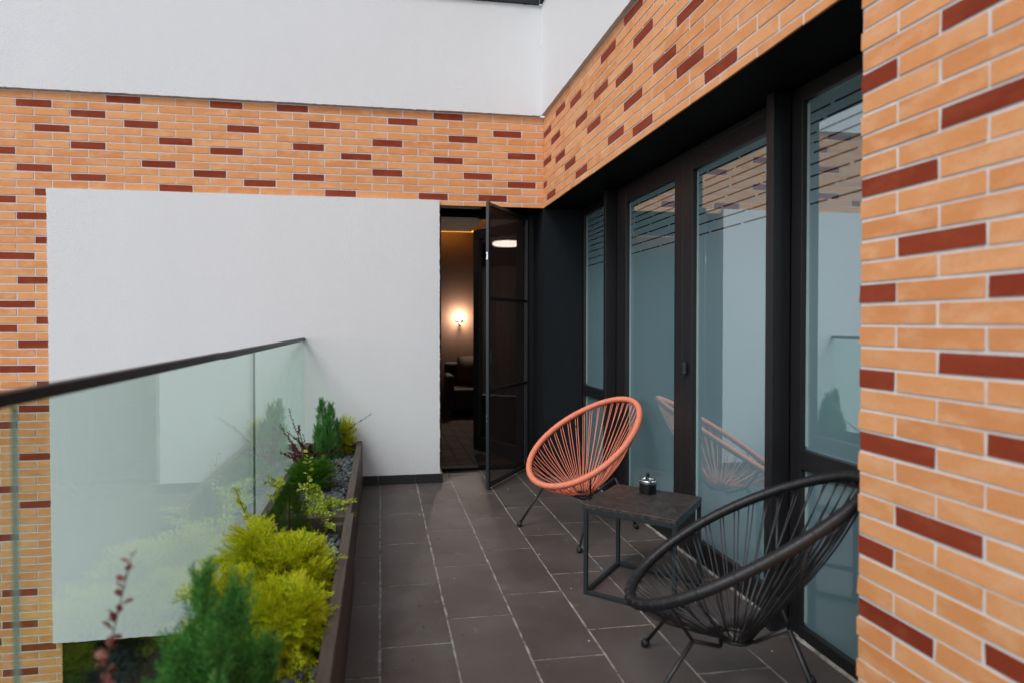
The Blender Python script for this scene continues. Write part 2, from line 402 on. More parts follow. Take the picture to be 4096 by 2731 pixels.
def cobbles():
    mb = MB(); s = .136; x = -5.0; i = 0
    while x < .36:
        y = .44+rng.uniform(0, .06)
        while y < 4.1:
            l = s*rng.uniform(.72, .98); j = rng.uniform(-.004, .004, 8); z = .004+rng.uniform(0, .003)
            c = [(x+.005+j[0], y+.004+j[1]), (x+s-.005+j[2], y+.004+j[3]), (x+s-.005+j[4], y+l-.004+j[5]), (x+.005+j[6], y+l-.004+j[7])]
            mb.add([(*p, z) for p in c]+[(*p, -.004) for p in c], [(0, 1, 2, 3), (0, 4, 5, 1), (1, 5, 6, 2), (2, 6, 7, 3), (3, 7, 4, 0)])
            y += l
        x += s
    mb.add([(-5, .36, -.001), (.36, .36, -.001), (.36, 4.1, -.001), (-5, 4.1, -.001)], [(0, 1, 2, 3)], 1)
    struct(mb.build('room_floor', [M['cobble'], M['dark_joint']]))
cobbles()
rw = MB().box(-5.2, .5, 4.1, 4.3, 0, 3.0).box(.36, .46, .42, 4.1, 0, 3.0).box(-5.3, -5.2, .4, 4.3, 0, 3.0).box(-5.2, -.9, .405, .46, 0, 2.95).box(-.899, .359, .405, .46, 2.262, 2.855)
struct(rw.build('room_wall', M['room_wall']))
rc = MB().box(-5.2, -.086, .47, 3.60, 2.62, 2.66).box(.0, .355, .47, 3.60, 2.62, 2.66).box(-5.2, .5, .4, 4.3, 2.86, 2.95)
struct(rc.build('room_ceiling', M['room_ceiling']))

# ------------------------------------------------------------------ far wall of the terrace
fw = thing('brick_wall', 'far brick and white plaster wall across the end of the terrace, with an open doorway', 'wall', (-2, 0, 0))
# bricks: band over the doorway, column left of the white panel, strip under it
mb = cladding('x', -11.0, 0, -3.3, TOP, -.1905, DARK_B, holes=((-3.81, -.885, -1.10, 2.330), (-.885, 1, -99, HB), (-3.775, 1, -99, -1.09)))
mb.quads([[(-11.0, .0034, -3.3), (-3.78, .0034, -3.3), (-3.78, .0034, TOP), (-11.0, .0034, TOP)], [(-3.78, .0034, 2.28), (-.89, .0034, 2.28), (-.89, .0034, TOP), (-3.78, .0034, TOP)],
          [(-.89, .0034, HB+.001), (.004, .0034, HB+.001), (.004, .0034, TOP), (-.89, .0034, TOP)]], 2)
mb.build('brick_cladding', BR, fw)
mb = MB(); jag_slab(mb, [(-3.825, -1.105), (-1.0, -1.105), (-1.0, .0), (-.890, .0), (-.890, 2.325), (-3.845, 2.325)], 'x', -.030, .40)
mb.build('plaster_panel', M['plaster'], fw)['label'] = 'large white plaster panel below the brick band'
mb = MB(); jag_slab(mb, [(-11.0, TOP+.001), (-.0305, TOP+.001), (-.0305, BAND), (-11.0, BAND)], 'x', -.030, .3)
mb.build('upper_plaster', M['plaster'], fw)
mb = MB(); jag_slab(mb, [(-11.0, BAND+.001), (-.0505, BAND+.001), (-.0505, 5.2), (-11.0, 5.2)], 'x', -.050, .3)
mb.build('dark_plaster_band', M['grey_stucco'], fw)
MB().box(-11.0, -3.846, .012, .4, -3.3, TOP).box(-3.845, -.9, .012, .399, 2.335, TOP).build('wall_core', M['black'], fw)
lint = MB().box(-.889, .0, .012, .40, HB+.003, TOP).build('lintel_soffit', M['black'], fw)
for a, b in ((-1.5175, -1.3955), (-1.3925, -1.0975), (-1.0945, -.8665)):
    box('skirting_tile', M['skirt'], fw, a, b, -.043, -.0305, .0005, .075, bevel=.0015)
box('skirting_tile', M['skirt'], fw, -.8885, -.8665, -.030, .33, .0005, .075, bevel=.0015)
df = MB().box(-.889, -.842, .33, .40, 0, HB).box(-.048, -.001, .33, .40, 0, HB)
dfo = df.build('door_frame', M['frame'], fw, bevel=.003)
MB().box(-.8415, -.0485, .331, .40, 2.252, HB).build('frame_head', M['black'], dfo)
MB().box(-.8415, -.0485, .331, .42, 0, .026).build('threshold', M['black'], dfo)
MB().box(-.083, -.071, .331, .345, .03, 2.20).box(-.064, -.056, .322, .3295, .03, 2.20).build('jamb_seal', M['pale_strip'], dfo)
# below the panel: recessed entrance of the lower floor, its shade put into the dark wall colour
MB().box(-3.77, 3, 1.6, 1.7, -3.3, -1.0).box(-3.775, 3, .42, 1.7, -1.09, -1.0).box(-3.80, -3.776, .012, 1.7, -3.3, -1.09).build('lower_recess', M['lower'], fw)

def door_leaf(H, F, name, parent, mat):
    """local helper: function mapping (along, z) spans to oriented boxes"""
    H = np.array(H); F = np.array(F); L = np.linalg.norm(F-H); t = (F-H)/L
    return lambda mb, a, b, z0, z1, th: mb.obox(H+t*a, H+t*b, th, z0, z1), L
# insect screen door, swung out onto the terrace
fn, L = door_leaf((-.062, .315), (-.545, -.339), '', None, None)
mb = MB(); fn(mb, 0, .028, .02, 2.262, .024); fn(mb, L-.030, L, .012, 2.268, .024); fn(mb, .028, L-.030, .02, .052, .022); fn(mb, .028, L-.030, 2.236, 2.262, .022)
scr = mb.build('screen_door', M['frame_bluegrey'], fw, bevel=.002); scr['label'] = 'insect screen door standing open onto the terrace'
mb = MB(); fn(mb, .028, L-.030, 1.497, 1.519, .020); mb.build('crossbar', M['frame'], scr)
mb = MB(); fn(mb, .028, L-.030, .775, .797, .020); mb.build('crossbar', M['frame'], scr)
for z0, z1 in ((.053, .774), (.798, 1.496), (1.520, 2.235)):
    mb = MB(); fn(mb, .026, L-.028, z0, z1, .002); mb.build('mesh_panel', M['insect_mesh'], scr)
mb = MB(); fn(mb, L-.056, L-.031, 1.0, 1.10, .030); mb.build('handle', M['frame_bluegrey'], scr, bevel=.003)
for z in (1.84, .56):
    mb = MB(); fn(mb, L, L+.006, z-.03, z-.012, .012); fn(mb, L, L+.006, z+.012, z+.03, .012); fn(mb, L-.001, L+.003, z-.012, z+.012, .010)
    mb.build('catch', M['chrome'], scr, bevel=.001)
# glazed door, swung into the room
fn, L = door_leaf((-.058, .395), (-.415, 1.076), '', None, None)
mb = MB(); fn(mb, 0, .095, .04, 2.248, .068); fn(mb, L-.095, L, .04, 2.248, .068); fn(mb, .095, L-.095, .04, .175, .066); fn(mb, .095, L-.095, 2.150, 2.248, .066)
gd = mb.build('glazed_door', M['frame'], fw, bevel=.004); gd['label'] = 'dark framed glass door swung open into the lit room'
mb = MB(); fn(mb, .094, L-.094, .174, 2.151, .020); mb.build('pane', M['door_glass'], gd)

# ------------------------------------------------------------------ right facade
ff = thing('brick_facade', 'right-hand brick facade with dark framed windows, running towards the viewer', 'wall', (0, -3, 0))
mb = cladding('y', -8, -.0015, -.0, TOP, .0175, DARK_F, holes=((-3.482, 0, -99, HB),))
mb.quads([[(.0034, -.001, HB+.001), (.0034, -8, HB+.001), (.0034, -8, TOP), (.0034, -.001, TOP)], [(.0034, -3.484, 0), (.0034, -8, 0), (.0034, -8, HB+.001), (.0034, -3.484, HB+.001)]], 2)
mb.build('brick_cladding', BR, ff)
mb = MB(); jag_slab(mb, [(-.0305, TOP+.001), (-8, TOP+.001), (-8, BAND), (-.0305, BAND)][::-1], 'y', -.030, .3)
mb.build('upper_plaster', M['plaster'], ff)
mb = MB(); jag_slab(mb, [(-.0505, BAND+.001), (-8, BAND+.001), (-8, 5.2), (-.0505, 5.2)][::-1], 'y', -.050, .3)
mb.build('dark_plaster_band', M['grey_stucco'], ff)
MB().box(.012, .9, -3.478, .41, HB+.002, TOP).build('header_soffit', M['black'], ff)
MB().box(.012, .9, -8, -3.486, 0, TOP).build('pier_core', M['black'], ff)
MB().box(.002, .348, .001, .40, -.02, HB).build('corner_reveal', M['black_stucco'], ff)
MB().box(.45, .55, -3.48, .4, 0, HB).build('backing_wall', M['black'], ff)
# bare cement along the foot of the frames
mb = MB(); n = 160; ys = np.linspace(-3.48, -.0, n); a = .338-np.abs(rng.normal(0, .004, n)); z = .004+np.abs(rng.normal(0, .002, n))
V = [(a[i], ys[i], .0) for i in range(n)]+[(.3495, ys[i], z[i]+.006) for i in range(n)]
mb.add(V, [(i+1, i, i+n, i+n+1) for i in range(n-1)]); mb.build('cement_fillet', M['grout'], ff)
def post(y0, y1):
    box('steel_post', M['frame'], ff, .266, .349, y0, y1, .0, 2.289, bevel=.003)
post(-.757, -.715); post(-2.700, -2.650)
XF = .35
def window(name, label, y0, y1, z0, z1, st=.055, head=.065, sill=.055, transom=None):
    y0, y1 = min(y0, y1), max(y0, y1)
    mb = MB().box(XF, .42, y0, y0+st, z0, z1).box(XF, .42, y1-st, y1, z0, z1).box(XF+.001, .42, y0+st, y1-st, z1-head, z1).box(XF-.004, .42, y0+st, y1-st, z0, z0+sill)
    wn = mb.build(name, M['frame'], ff, bevel=.003); wn['label'] = label
    zs = [(z0+sill, z1-head)]
    if transom:
        box('transom', M['frame'], wn, XF-.003, .42, y0+st, y1-st, transom[0], transom[1], bevel=.003)
        zs = [(z0+sill, transom[0]), (transom[1], z1-head)]
    glaze(wn, y0+st, y1-st, zs)
    return wn
def glaze(par, ya, yb, zs):
    for a, b in zs:
        MB().box(XF+.024, XF+.030, ya, yb, a, b).build('pane', M['film_glass'], par)
        for yy in (ya, yb-.017):
            box('spacer_reflection', M['spacer_reflection'], par, XF+.0205, XF+.0235, yy+.001, yy+.016, a+.012, b-.012)
        for gb in ((XF+.006, XF+.0238, ya, ya+.0008), (XF+.006, XF+.0238, yb-.0008, yb), (XF+.0200, XF+.0238, ya+.019, ya+.0225)):
            MB().box(*gb, a, b).build('gasket', M['rubber'], par)
window('window', 'narrow window beside the dark corner reveal', -.714, -.002, 0, 2.2925, .028, .06, .055, (.705, .79))
window('window', 'window between the steel post and the brick pier, behind the black chair', -3.60, -2.701, 0, 2.2925, .068, .065, .055, (.708, .79))
dfm = MB().box(XF, .42, -.842, -.758, 0, 2.29).box(XF, .42, -2.649, -2.640, 0, 2.29).box(XF+.001, .42, -2.64, -.842, 2.258, 2.29).box(XF-.004, .42, -2.64, -.842, 0, .022)
dob = dfm.build('door_surround', M['frame'], ff, bevel=.003)
def leaf(ya, yb, label):
    mb = MB().box(XF-.008, .40, ya, ya+.100, .024, 2.256).box(XF-.008, .40, yb-.105, yb, .024, 2.256).box(XF-.006, .40, ya+.100, yb-.105, .024, .125).box(XF-.006, .40, ya+.100, yb-.105, 2.166, 2.256)
    o = mb.build('terrace_door', M['frame'], ff, bevel=.004); o['label'] = label
    glaze(o, ya+.100, yb-.105, [(.125, 2.166)])
    return o
l1 = leaf(-1.7725, -.846, 'glazed terrace door leaf behind the orange chair'); l2 = leaf(-2.638, -1.7755, 'glazed terrace door leaf with a small pull handle')
MB().box(.316, .340, -1.842, -1.812, 1.022, 1.092).build('handle', M['frame_bluegrey'], l2, bevel=.008)

# ------------------------------------------------------------------ room things seen through the doorway
lamp = thing('wall_lamp', 'small glowing sconce on the brown wall of the room behind the doorway', 'lamp', (-.195, 4.1, 1.38))
MB().tube([(-.195, 4.099, 1.40), (-.195, 4.085, 1.40)], .058, 32).build('shade', M['pale_strip'], lamp)
MB().tube([(-.195, 4.08, 1.345), (-.195, 4.05, 1.33), (-.195, 4.04, 1.30), (-.195, 4.04, 1.265)], [.008, .012, .016, .012], 10).build('bracket', M['gloss_black'], lamp)
mb = MB(); a = np.linspace(0, np.pi, 14); mb.add([(-.195+.05*math.cos(t), 4.070, 1.345+.045*math.sin(t)) for t in a]+[(-.195+.05*math.cos(t), 4.080, 1.345+.045*math.sin(t)) for t in a],
    [tuple(range(14)), tuple(range(14, 28))[::-1]]+[(i, i+14, (i+1) % 14+14, (i+1) % 14) for i in range(14)])
mb.build('deflector', M['gloss_black'], lamp)
pl = bpy.data.lights.new('wall_lamp_bulb', 'POINT'); pl.energy = 26; pl.color = (1, .86, .72); pl.shadow_soft_size = .05
po = bpy.data.objects.new('wall_lamp_bulb', pl); po.location = (0, -.115, .02); sc.collection.objects.link(po); po.parent = lamp
led = MB().box(-4.8, .34, 4.086, 4.099, 2.690, 2.712).box(-.105, -.09, 1.2, 3.55, 2.663, 2.672).build('cove_glow_strip', M['led'])  # wall box glows in place of the wall top lit by the cove
tag(led, 'warm yellow cove strip on the room ceiling edge, with a glowing line for the lit wall top', 'light strip')
al = bpy.data.lights.new('cove_light', 'AREA'); al.shape = 'RECTANGLE'; al.size = .07; al.size_y = 2.3; al.energy = 90; al.color = (1, .50, .08)
ao = bpy.data.objects.new('cove_light', al); ao.location = (-.043, 2.3, 2.675); ao.rotation_euler = (math.pi, 0, 0); sc.collection.objects.link(ao); 
al2 = bpy.data.lights.new('cove_light', 'AREA'); al2.shape = 'RECTANGLE'; al2.size = 3; al2.size_y = .1; al2.energy = 12; al2.color = (1, .50, .08)
ao2 = bpy.data.objects.new('cove_light', al2); ao2.location = (-1.6, 3.75, 2.67); ao2.rotation_euler = (R(120), 0, 0); sc.collection.objects.link(ao2)
for o_ in (ao, ao2):
    o_.parent = led
rl = thing('ceiling_lamp', 'round glowing ring lamp on the room ceiling, mirrored in the open glass door', 'lamp', (-3.78, 2.13, 2.56))
a = np.linspace(0, 2*np.pi, 48, endpoint=False)
for r_ in (.21, .13): MB().tube([(-3.78+r_*math.cos(t), 2.13+r_*math.sin(t), 2.57) for t in a], .026, 10, closed=True).build('light_ring', M['ring_glow'], rl, True)
MB().lathe([(0, .055), (.25, .055), (.25, .038), (0, .038)], (-3.78, 2.13, 2.56), 40).build('base_plate', M['pale_strip'], rl)
sf = thing('sofa', 'dark brown sofa against the far wall of the room behind the doorway', 'sofa', (0, 3.7, 0))
box('seat', M['sofa'], sf, -.36, .34, 3.36, 3.86, .10, .40, bevel=.03)
box('backrest', M['sofa'], sf, -.43, .34, 3.86, 4.06, .10, .74, bevel=.03)
box('armrest', M['sofa'], sf, -.455, -.362, 3.34, 3.855, .10, .60, bevel=.035)
for x, y in ((-.44, 3.38), (.28, 3.38)): box('leg', M['frame'], sf, x, x+.035, y, y+.035, .008, .10)
cu = MB(); u = np.linspace(-1, 1, 15); U, V_ = np.meshgrid(u, u); th = .075*(1-np.abs(U)**2.6)*(1-np.abs(V_)**2.6)+.006
for sgn in (1, -1):
    X = -.06+.215*U*(1-.05*V_**2); Z = .625+.215*V_*(1-.05*U**2); Y = 3.755+.22*(Z-.62)-sgn*th
    q = [(i*15+j, i*15+j+1, (i+1)*15+j+1, (i+1)*15+j) for i in range(14) for j in range(14)]
    cu.add(np.stack([X, Y, Z], -1).reshape(-1, 3), q if sgn > 0 else [f[::-1] for f in q])
tag(cu.build('cushion', M['cushion'], None, True), 'brown scatter cushion leaning in the dark sofa', 'cushion')

yy = np.linspace(1.9, 3.3, 120); cx_ = -5.08+.035*np.sin(yy*46)+.012*np.sin(yy*19)
cm = MB(); cm.add([(cx_[i], yy[i], .02) for i in range(120)]+[(cx_[i], yy[i], 2.35) for i in range(120)], [(i, i+1, i+121, i+120) for i in range(119)])
tag(cm.build('curtain', M['curtain'], None, True), 'pale sheer curtain in the room, mirrored in the open glass door', 'curtain')
# ------------------------------------------------------------------ glass balustrade
XB = -1.981
ba = thing('glass_balustrade', 'frameless glass balustrade with a thin dark handrail along the planters', 'balustrade', (XB, -2, 0))
for y1, y0 in ((-.034, -1.966), (-1.974, -3.928), (-3.938, -5.9), (-5.91, -7.9)):
    gp = MB().box(XB-.006, XB+.006, y0, y1, -.02, 1.176).build('glass_panel', M['bal_glass'], ba)
    MB().box(XB-.0058, XB+.0058, y0-.0012, y0-.0002, -.02, 1.170).build('polished_edge', M['glass_edge'], gp)
box('handrail', M['rail'], ba, XB-.0125, XB+.0125, -2.57, -.032, 1.172, 1.198, bevel=.002)
box('handrail', M['rail'], ba, XB-.0125, XB+.0125, -7.9, -2.571, 1.175, 1.1995, bevel=.002)
box('joint_seal', M['rubber'], ba, XB-.0015, XB+.0015, -1.9735, -1.9685, .06, 1.171)
box('base_channel', M['rail'], ba, XB-.025, XB+.025, -7.9, -.032, -.12, .06)

# ------------------------------------------------------------------ planters
def planter(label, y0, y1, dx):
    p = thing('wooden_planter', label, 'planter', (-1.74+dx, (y0+y1)/2, 0))
    xo0, xo1, xi0, xi1 = -1.966, -1.926, -1.562+dx, -1.519+dx
    for a, b, z0, z1 in ((xi0, xi1, .004, .180), (xi0, xi1-.001, .1825, .365)): box('side_board', M['wood'], p, a, b, y0, y1, z0, z1, bevel=.003)
    for a, b, z0, z1 in ((xo0, xo1, .004, .180), (xo0, xo1, .1825, .364)): box('side_board', M['wood'], p, a, b, y0, y1, z0, z1, bevel=.003)
    for ya, yb in ((y0, y0+.04), (y1-.04, y1)): box('end_board', M['wood'], p, xo1+.001, xi0-.001, ya, yb, .004, .359, bevel=.003)
    # corner blocks
    for yy in (y0+.041, y1-.086): box('corner_block', M['wood'], p, xi0-.046, xi0-.001, yy, yy+.045, .004, .335, bevel=.003)
    MB().box(xo1, xi0, y0+.04, y1-.04, .02, .262).build('soil', M['soil'], p)
    return (xo1, xi0, y0+.04, y1-.04)
pa = planter('far dark wooden planter box meeting the white wall panel, holding the round green bush', -1.942, -.046, 0)
pb = planter('near dark wooden planter box at the lower edge of the photo, under the golden cypress', -4.6, -1.946, .014)
def ico():
    import bmesh
    b = bmesh.new(); bmesh.ops.create_icosphere(b, subdivisions=1, radius=1)
    v = np.array([x.co[:] for x in b.verts]); f = [tuple(q.index for q in p.verts) for p in b.faces]; b.free(); return v, f
IV, IF = ico()
def stones(mb, n, area, zf, s0, s1):
    for i in range(n):
        s = rng.uniform(s0, s1); m = np.diag(s*rng.uniform((.75, .55, .35), (1.25, 1, .8)))
        A = np.linalg.qr(rng.normal(size=(3, 3)))[0]
        v = (IV*rng.uniform(.72, 1.25, (len(IV), 1)))@m@A
        x = rng.uniform(area[0]+s, area[1]-s); y = rng.uniform(area[2]+s, area[3]-s)
        mb.add(v+np.array((x, y, zf()+s*.25)), IF)
for ar, nm, lb in ((pa, 'gravel', 'grey slate chippings in the far planter'), (pb, 'gravel', 'grey slate chippings in the near planter')):
    mb = MB(); stones(mb, int((ar[3]-ar[2])*1150), ar, lambda: .262+rng.uniform(0, .016), .009, .021)
    tag(mb.build(nm, M['stone']), lb, 'gravel', kind='stuff')
mb2 = MB(); 
for i in range(520):
    s = rng.uniform(.0012, .0030) if i > 20 else rng.uniform(.003, .0055)
    x = -1.38+abs(rng.normal(0, .38)); y = rng.uniform(-4.2, .1) if i % 3 else rng.normal(-.8, .5)
    if x > .3 or y > -.05: continue
    mb2.add((IV*rng.uniform(.7, 1.3, (len(IV), 1)))*s*np.array((1, 1, .7))+np.array((x, y, s*.5)), IF)
for i in range(13):
    x, y, s = rng.uniform(-1.2, .25), rng.uniform(-3.6, -.2), rng.uniform(.002, .0055); a = np.linspace(0, 2*np.pi, 9, endpoint=False)
    q = np.stack([x+s*np.cos(a)*rng.uniform(.6, 1.2, 9), y+s*1.3*np.sin(a)*rng.uniform(.6, 1.2, 9), np.full(9, .0018)], 1)
    mb2.add(np.concatenate([q, q*np.array((1, 1, 0))+np.array((0, 0, .0008))]), [tuple(range(9))]+[((j+1) % 9, j, j+9, (j+1) % 9+9) for j in range(9)], 1)
tag(mb2.build('grit', [M['stone'], M['speck']]), 'fine grit scattered over the floor tiles', 'grit', kind='stuff')

# ------------------------------------------------------------------ cord chairs
HA, HBW, TILT, BEND, EGG, HZ = .4388, .3233, .558, -.0142, -.1207, .582
def hoop_pt(t, a=HA, b=HBW):
    t = np.asarray(t, float); S = a*np.cos(t); wv = b*np.sin(t)*(1+EGG*np.cos(t)); n = BEND*np.cos(t)**2
    return np.stack([wv, -S*math.cos(TILT)+n*math.sin(TILT), HZ+S*math.sin(TILT)+n*math.cos(TILT)], -1)
def make_chair(label, cordmat, loc, rz, seed):
    rg = np.random.default_rng(seed)
    ch = thing('cord_chair', label, 'chair', loc, rz, 'round cord lounge chairs on the terrace')
    n = 1500; t = np.linspace(0, 2*np.pi, n, endpoint=False)
    # wound rim: every third ring of the tube dips into the groove between two turns of cord
    rr = np.where(np.arange(n) % 3 == 0, .0170, .0190)*(1+.012*np.sin(t*5+1)+rg.normal(0, .006, n))
    MB().tube(hoop_pt(t), rr, 14, closed=True).build('rim', cordmat, ch, True, local=True)
    ring_c = np.array((0, .012, .226)); rr_ = .052; a = np.linspace(0, 2*np.pi, 40, endpoint=False)
    ringp = lambda q: ring_c+np.stack([rr_*np.sin(q), -rr_*np.cos(q), 0*q], -1)
    MB().tube(ringp(a), .0075, 8, closed=True).build('seat_ring', M['rod'], ch, True, local=True)
    mb = MB(); m = 43
    nrm = np.array((0, math.sin(TILT), math.cos(TILT)))
    for i in range(m):
        for q in (-1, 1):
            t0 = (i+.5+q*.13)*2*np.pi/m+rg.normal(0, .004); t1 = (i+.5+q*.25)*2*np.pi/m+rg.normal(0, .01)
            A = hoop_pt(t0, HA-.004, HBW-.004)-nrm*.012; B = ringp(np.array(t1))+np.array((0, 0, .005+.004*q))
            s = np.linspace(0, 1, 9)[:, None]; out = (A-ring_c)*np.array((1, 1, 0)); out /= np.linalg.norm(out)+1e-9
            P = A*(1-s)+B*s+(out*.016+np.array((0, 0, -.020)))*np.sin(np.pi*s**.8)*(.75+.5*rg.random())*(1 if q > 0 else .35)
            mb.tube(P, .0022, 6)
        # the turn of cord over the rim, then the knot at its inner edge
        ta = (i+.5)*2*np.pi/m
        c = hoop_pt(ta); d = hoop_pt(ta+.01)-c; d /= np.linalg.norm(d); u = nrm; v = np.cross(d, u); b = np.linspace(0, 2*np.pi, 12, endpoint=False)
        mb.tube(c+.0186*(np.cos(b)[:, None]*u+np.sin(b)[:, None]*v)+d*np.sin(b)[:, None]*.004, .0021, 5, closed=True)
    mb.build('woven_cords', cordmat, ch, True, local=True)
    def rod(name, P, r=.0072, parent=ch):
        return MB().tube(P, r, 10).build(name, M['rod'], parent, True, local=True)
    def bend(*pts):
        P = [np.array(p, float) for p in pts]; out = [P[0]]
        for i in range(1, len(P)-1):
            a_, b_ = P[i]+(P[i-1]-P[i])*min(.4, .028/np.linalg.norm(P[i-1]-P[i])), P[i]+(P[i+1]-P[i])*min(.4, .028/np.linalg.norm(P[i+1]-P[i]))
            for s in np.linspace(0, 1, 6): out.append((1-s)**2*a_+2*s*(1-s)*P[i]+s*s*b_)
        return out+[P[-1]]
    for sx in (1, -1):
        for foot, knee, tt in (((.277*sx, .330, .006), (.195*sx, .155, .285), 130), ((.19*sx, -.268, .006), (.125*sx, -.135, .335), 66)):
            top = hoop_pt(np.radians(tt))*np.array((sx, 1, 1))-nrm*.016
            lg = rod('leg', bend(foot, knee))
            rod('strut', [knee, top], .0055, lg)
            f, k = np.array(foot), np.array(knee); d = (k-f)/np.linalg.norm(k-f)
            MB().tube([f-d*.004, f+d*.004, f+d*.014, f+d*.026, f+d*.030], [.009, .0145, .0165, .0150, .0085], 14).build('foot_cap', M['rubber'], lg, True, local=True)
    rod('crossbar', bend((.195, .155, .285), (.05, .058, .208), (-.05, .058, .208), (-.195, .155, .285)))
    rod('crossbar', bend((.125, -.135, .335), (.045, -.035, .232), (-.045, -.035, .232), (-.125, -.135, .335)))
    return ch
make_chair('coral orange round cord chair on black rod legs', M['cord_orange'], (-.078, -1.3205, 0), 2.023, 1)
make_chair('black round cord chair in front of the brick pier', M['cord_black'], (-.150, -3.124, 0), 1.102, 2)

# ------------------------------------------------------------------ side table and ashtray
tb = thing('side_table', 'low square dark side table on a black cube frame between the two chairs', 'table', (-.0895, -2.217, 0), R(47))
h = .2235
MB().box(-h, h, -h, h, .419, .441).build('tabletop', M['tabletop'], tb, bevel=.0025, local=True)
for sx in (-1, 1):
    for sy in (-1, 1):
        x, y = sx*(h-.011), sy*(h-.011); MB().box(x-.0095, x+.0095, y-.0095, y+.0095, .0, .4175).build('leg', M['frame_bluegrey'], tb, bevel=.0015, local=True)
i_, o_ = h-.0215, h-.0025
for z0, z1, nm in ((.3985, .4170, 'top_rail'), (.002, .0205, 'base_rail')):
    for s in (-1, 1):
        MB().box(-i_, i_, s*i_+s*.001, s*o_-s*.001, z0, z1).build(nm, M['frame_bluegrey'], tb, bevel=.0015, local=True)
        MB().box(s*i_+s*.001, s*o_-s*.001, -i_, i_, z0, z1).build(nm, M['frame_bluegrey'], tb, bevel=.0015, local=True)
ax, ay = -.012, -2.095
at = thing('ashtray', 'black cylindrical push-down ashtray with a chrome lid on the side table', 'ashtray', (ax, ay, .4415))
MB().lathe([(0, 0), (.0400, 0), (.0425, .002), (.0430, .05), (.0430, .0515), (0, .0515)], (ax, ay, .4415), 48).build('body', M['gloss_black'], at, True, bevel=.001)
MB().lathe([(.0438, .0505), (.0450, .0515), (.0450, .0645), (.0440, .0675), (.0395, .0690), (.0355, .0670), (.0340, .0610), (.012, .0590), (.006, .0630), (0, .0640)], (ax, ay, .4415), 48).build('lid', M['chrome'], at, True)
MB().lathe([(0, .060), (.0050, .060), (.0050, .074), (.0072, .0755), (.0086, .098), (.0080, .1005), (0, .101)], (ax, ay, .4415), 24).build('knob', M['gloss_black'], at, True)
pr_ = MB(); a = np.linspace(0, 2*np.pi, 40, endpoint=False)

# ------------------------------------------------------------------ plants
def frames(D, roll):
    """rotation matrices (N,3,3) whose Y column is D"""
    D = D/np.linalg.norm(D, axis=1)[:, None]; up = np.where(np.abs(D[:, 2:3]) > .95, (1., 0, 0), (0, 0, 1.))
    X = np.cross(D, up); X /= np.linalg.norm(X, axis=1)[:, None]; Z = np.cross(X, D)
    c, s = np.cos(roll)[:, None], np.sin(roll)[:, None]
    return np.stack([c*X+s*Z, D, -s*X+c*Z], 2)
def place(spr, P, D, L, roll=None, wid=1.0):
    """copies of a spray (K,4,3) placed at P along D with length L -> quads"""
    n = len(P); roll = rng.uniform(-.6, .6, n) if roll is None else roll
    F = frames(D, roll); S = spr[rng.integers(0, len(spr), n)] if spr.ndim == 4 else np.repeat(spr[None], n, 0)
    S = S*np.asarray(L)[:, None, None, None]*np.array((wid, 1, wid))
    return (np.einsum('nij,nkqj->nkqi', F, S)+P[:, None, None, :]).reshape(-1, 4, 3)
def blade(b, t, wd, up=(0, 0, 1)):
    b, t = np.array(b, float), np.array(t, float); d = t-b; s = np.cross(d, up); s = s/(np.linalg.norm(s)+1e-9)*wd
    m = b+d*.45
    return [b, m+s, t, m-s]
def fan_spray(nside=8, ang=38, sub=3, wd=.012, curl=.12, seed=0):
    """flat feathery spray of thread-like twigs, length 1 along Y"""
    rg = np.random.default_rng(seed); q = []
    for i in range(4): q.append(blade((0, i*.25, -curl*(i*.25)**2), (0, (i+1)*.25+.02, -curl*((i+1)*.25)**2), wd*1.1))
    for i in range(nside):
        p = .12+.80*i/nside; s = 1 if i % 2 else -1; l = .46*(1-.55*p)*rg.uniform(.75, 1.2); a = math.radians(ang*rg.uniform(.7, 1.2))
        z = -curl*p*p; dz = rg.uniform(-.12, .16)*l
        b = np.array((0, p, z)); t = b+np.array((s*l*math.sin(a), l*math.cos(a), dz)); q.append(blade(b, t, wd))
        for j in range(sub):
            f = .3+.55*j/sub; bb = b+(t-b)*f; ss = 1 if j % 2 else -1; ll = l*.42*rg.uniform(.7, 1.2); aa = a*s+ss*math.radians(32)
            q.append(blade(bb, bb+np.array((ll*math.sin(aa), ll*math.cos(aa), rg.uniform(-.06, .06))), wd*.8))
    return np.array(q)
def brush_spray(n=26, ang=40, l=.28, wd=.016, seed=0):
    """bottle-brush shoot with needles all round"""
    rg = np.random.default_rng(seed); q = [blade((0, 0, 0), (0, 1, 0), .02), blade((0, 0, 0), (0, 1, 0), .02, (1, 0, 0))]
    for i in range(n):
        p = i/n; th = i*2.4; a = math.radians(ang*rg.uniform(.8, 1.2)); ll = l*(1-.45*p)*rg.uniform(.8, 1.15)
        b = np.array((0, p*.95, 0)); t = b+ll*np.array((math.sin(a)*math.cos(th), math.cos(a), math.sin(a)*math.sin(th)))
        q.append(blade(b, t, wd, (math.cos(th+1.57), .1, math.sin(th+1.57))))
    return np.array(q)
FAN = np.stack([fan_spray(seed=i) for i in range(5)])
FANW = np.stack([fan_spray(10, 33, 3, .0185, .12, seed=i+30) for i in range(6)])
THUJA = np.stack([fan_spray(9, 44, 3, .022, .05, seed=i+9) for i in range(4)])
PLUME = np.stack([brush_spray(20, 32, .38, .024, seed=i) for i in range(5)])
NEEDLE = np.stack([brush_spray(30, 58, .42, .014, seed=i+5) for i in range(4)])
def ball_dirs(n):
    v = rng.normal(size=(n, 3)); return v/np.linalg.norm(v, axis=1)[:, None]
